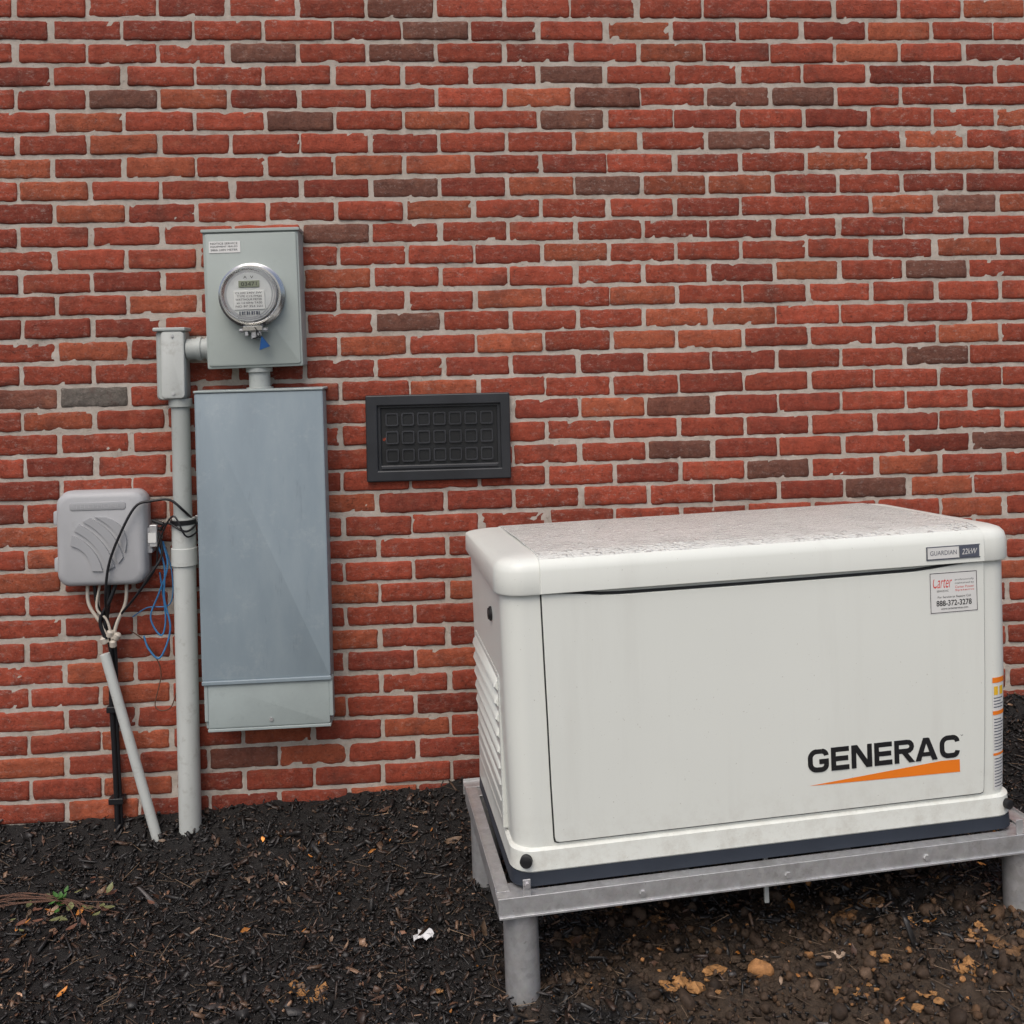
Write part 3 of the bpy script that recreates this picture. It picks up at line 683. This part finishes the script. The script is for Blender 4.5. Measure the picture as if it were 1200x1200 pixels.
text('badge_power','22kW',1.158,1.200,.671,.685,yb-.0019,M_stk,G,shear=.25)
X,Zt=1.074,.628
def q4(nm,a,b,c,d,y,mat): mesh(nm,[(a,y(c),c),(b,y(c),c),(b,y(d),d),(a,y(d),d)],[(0,1,2,3)],mat,G)
l1=lambda z:yat(z)-.0074; l2=lambda z:yat(z)-.0078; dy=yat(.56)-.0079
q4('dealer_sticker',X,X+.132,Zt-.104,Zt,l1,M_stk)
for k,(a,b,c,d) in enumerate(((X+.002,X+.130,Zt-.0035,Zt-.002),(X+.002,X+.130,Zt-.102,Zt-.1005),(X+.002,X+.0035,Zt-.102,Zt-.002),(X+.1285,X+.130,Zt-.102,Zt-.002))):
    q4('sticker_border_%d'%k,a,b,c,d,l2,M_black)
text('dealer_script','Carter',X+.010,X+.062,Zt-.040,Zt-.010,dy,M_red,G,shear=.35)
text('dealer_line','SERVICES INC',X+.020,X+.052,Zt-.050,Zt-.045,dy,M_black,G)
for i,tx in enumerate(['This generator is','professionally','maintained by','Carter Power','Systems']): text('dealer_small_%d'%i,tx,X+.070,X+.122,Zt-.016-i*.0088,Zt-.010-i*.0088,dy,M_red if i>2 else M_black,G)
text('dealer_call','For Service or Repairs Call',X+.022,X+.112,Zt-.067,Zt-.060,dy,M_black,G)
text('dealer_phone','888-372-3278',X+.018,X+.114,Zt-.085,Zt-.071,dy,M_black,G,off=.012)
text('dealer_web','www.carterservices.com',X+.030,X+.104,Zt-.094,Zt-.089,dy,M_black,G)
X0w,X1w=1.243,1.283
def wq(nm,a,b,z0,z1,mat,d=0):
    c0=L_-.055
    def f(x,z):
        o=yat(z); t=max(0,x-(c0-o)); return (x,o+.055-math.sqrt(max(.055**2-t*t,0))-.0012-d,z)
    xs=np.linspace(a,b,7); zz=[z0]+[k for k in (.35,) if z0<k<z1]+[z1]
    for s_ in range(len(zz)-1):
        vs=[f(x,z) for x in xs for z in (zz[s_],zz[s_+1])]
        mesh(nm+('_%d'%s_),vs,[(i*2,i*2+2,i*2+3,i*2+1) for i in range(6)],mat,G)
wq('warning_label',X0w,X1w,.062,.349,M_stk,.0)
wq('warning_head',X0w,X1w,.336,.3495,M_orange,.0008)
wq('warning_mid',X0w,X1w,.254,.264,M_orange,.0008)
wq('warning_low',X0w,X1w,.150,.156,M_orange,.0008)
M_yel=paint('yellow_ink',(.75,.45,.03),.45,.03)
for (a,b) in ((.004,.016),(.022,.034)): wq('warning_icon',X0w+a,X0w+b,.305,.327,M_yel,.0008)
for i in range(30):
    z=.07+i*.0078
    if abs(z-.152)<.008 or .246<z<.268 : continue
    wq('warning_line_%d'%i,X0w+.003,X1w-.003-.012*random.random(),z,z+.0022,M_stkgrey,.0008)

# ================================================================ stand
ST=E('metal_stand',(.14,-.974,.252),gq); ST['local']=1
sx0,sx1,sy0,sy1=-.040,L_+.055,-.042,W_+.005; zt,zb=-.036,-.077
def rail(nm,axis_,a,b,c,s,wd_=.044):
    P=[(0,zb),(0,zt+.004),(.003,zt+.004),(.003,zt-.003),(wd_,zt-.003),(wd_,zt-.007),(.004,zt-.007),(.004,zb)]
    vs=[]
    for t in (a,b):
        for u,z in P:
            vs.append((t,c+s*u,z) if axis_=='x' else (c+s*u,t,z))
    m_=len(P); fs=[(i,(i+1)%m_,m_+(i+1)%m_,m_+i) for i in range(m_)]+[tuple(range(m_)),tuple(range(m_,2*m_))]
    mesh(nm,vs,fs,M_galv,ST,.0008)
rail('front_rail','x',sx0,sx1,sy0,1)
rail('rear_rail','x',sx0,sx1,sy1,-1)
rail('left_rail','y',sy0+.0465,sy1-.0465,sx0,1,.034); rail('right_rail','y',sy0+.0465,sy1-.0465,sx1,-1)
box('left_web_front',sx0,sx0+.004,sy0+.005,sy0+.046,zb,zt-.008,M_galv,ST,.0008)
box('front_fold_lip',sx0+.001,sx1-.001,sy0-.004,sy0-.0005,zb-.001,zb+.004,M_galv,ST,.0008)
for i in (1,2): box('cross_beam_%d'%i,sx0+.005+i*.42,sx0+.055+i*.42,sy0+.05,sy1-.05,zt-.044,zt-.009,M_galv,ST,.002)
for i,(px,py_) in enumerate(((.018,.012),(sx1-.052,.012),(.014,W_-.045),(sx1-.052,W_-.045))):
    lathe('leg_%d'%i,(px,py_,-.55),(0,0,1),[(0,.041),(.503,.041)],M_galv,ST,32)
    box('leg_cap_%d'%i,px-.045,px+.045,py_-.045,py_+.040,zt-.0135,zt-.0085,M_galv,ST,.002)
box('hold_down_tab_l',.020,.038,sy0+.012,sy0+.016,zt-.003,.000,M_galv,ST,.001)
box('hold_down_tab_r',L_-.03,L_-.012,sy0+.012,sy0+.016,zt-.003,.000,M_galv,ST,.001)
lathe('anchor_bolt',(.030,sy0+.014,-.012),(0,-1,0),[(0,.006),(.008,.006)],M_galv,ST,6)
for i in range(3): lathe('rail_bolt_%d'%i,(.30+i*.36,sy0+.001,-.058),(0,-1,0),[(0,.0075),(.005,.0075)],M_galv,ST,6)
box('stake',.625,.637,.02,.028,-.155,zt-.008,M_pvc2,ST,.002)
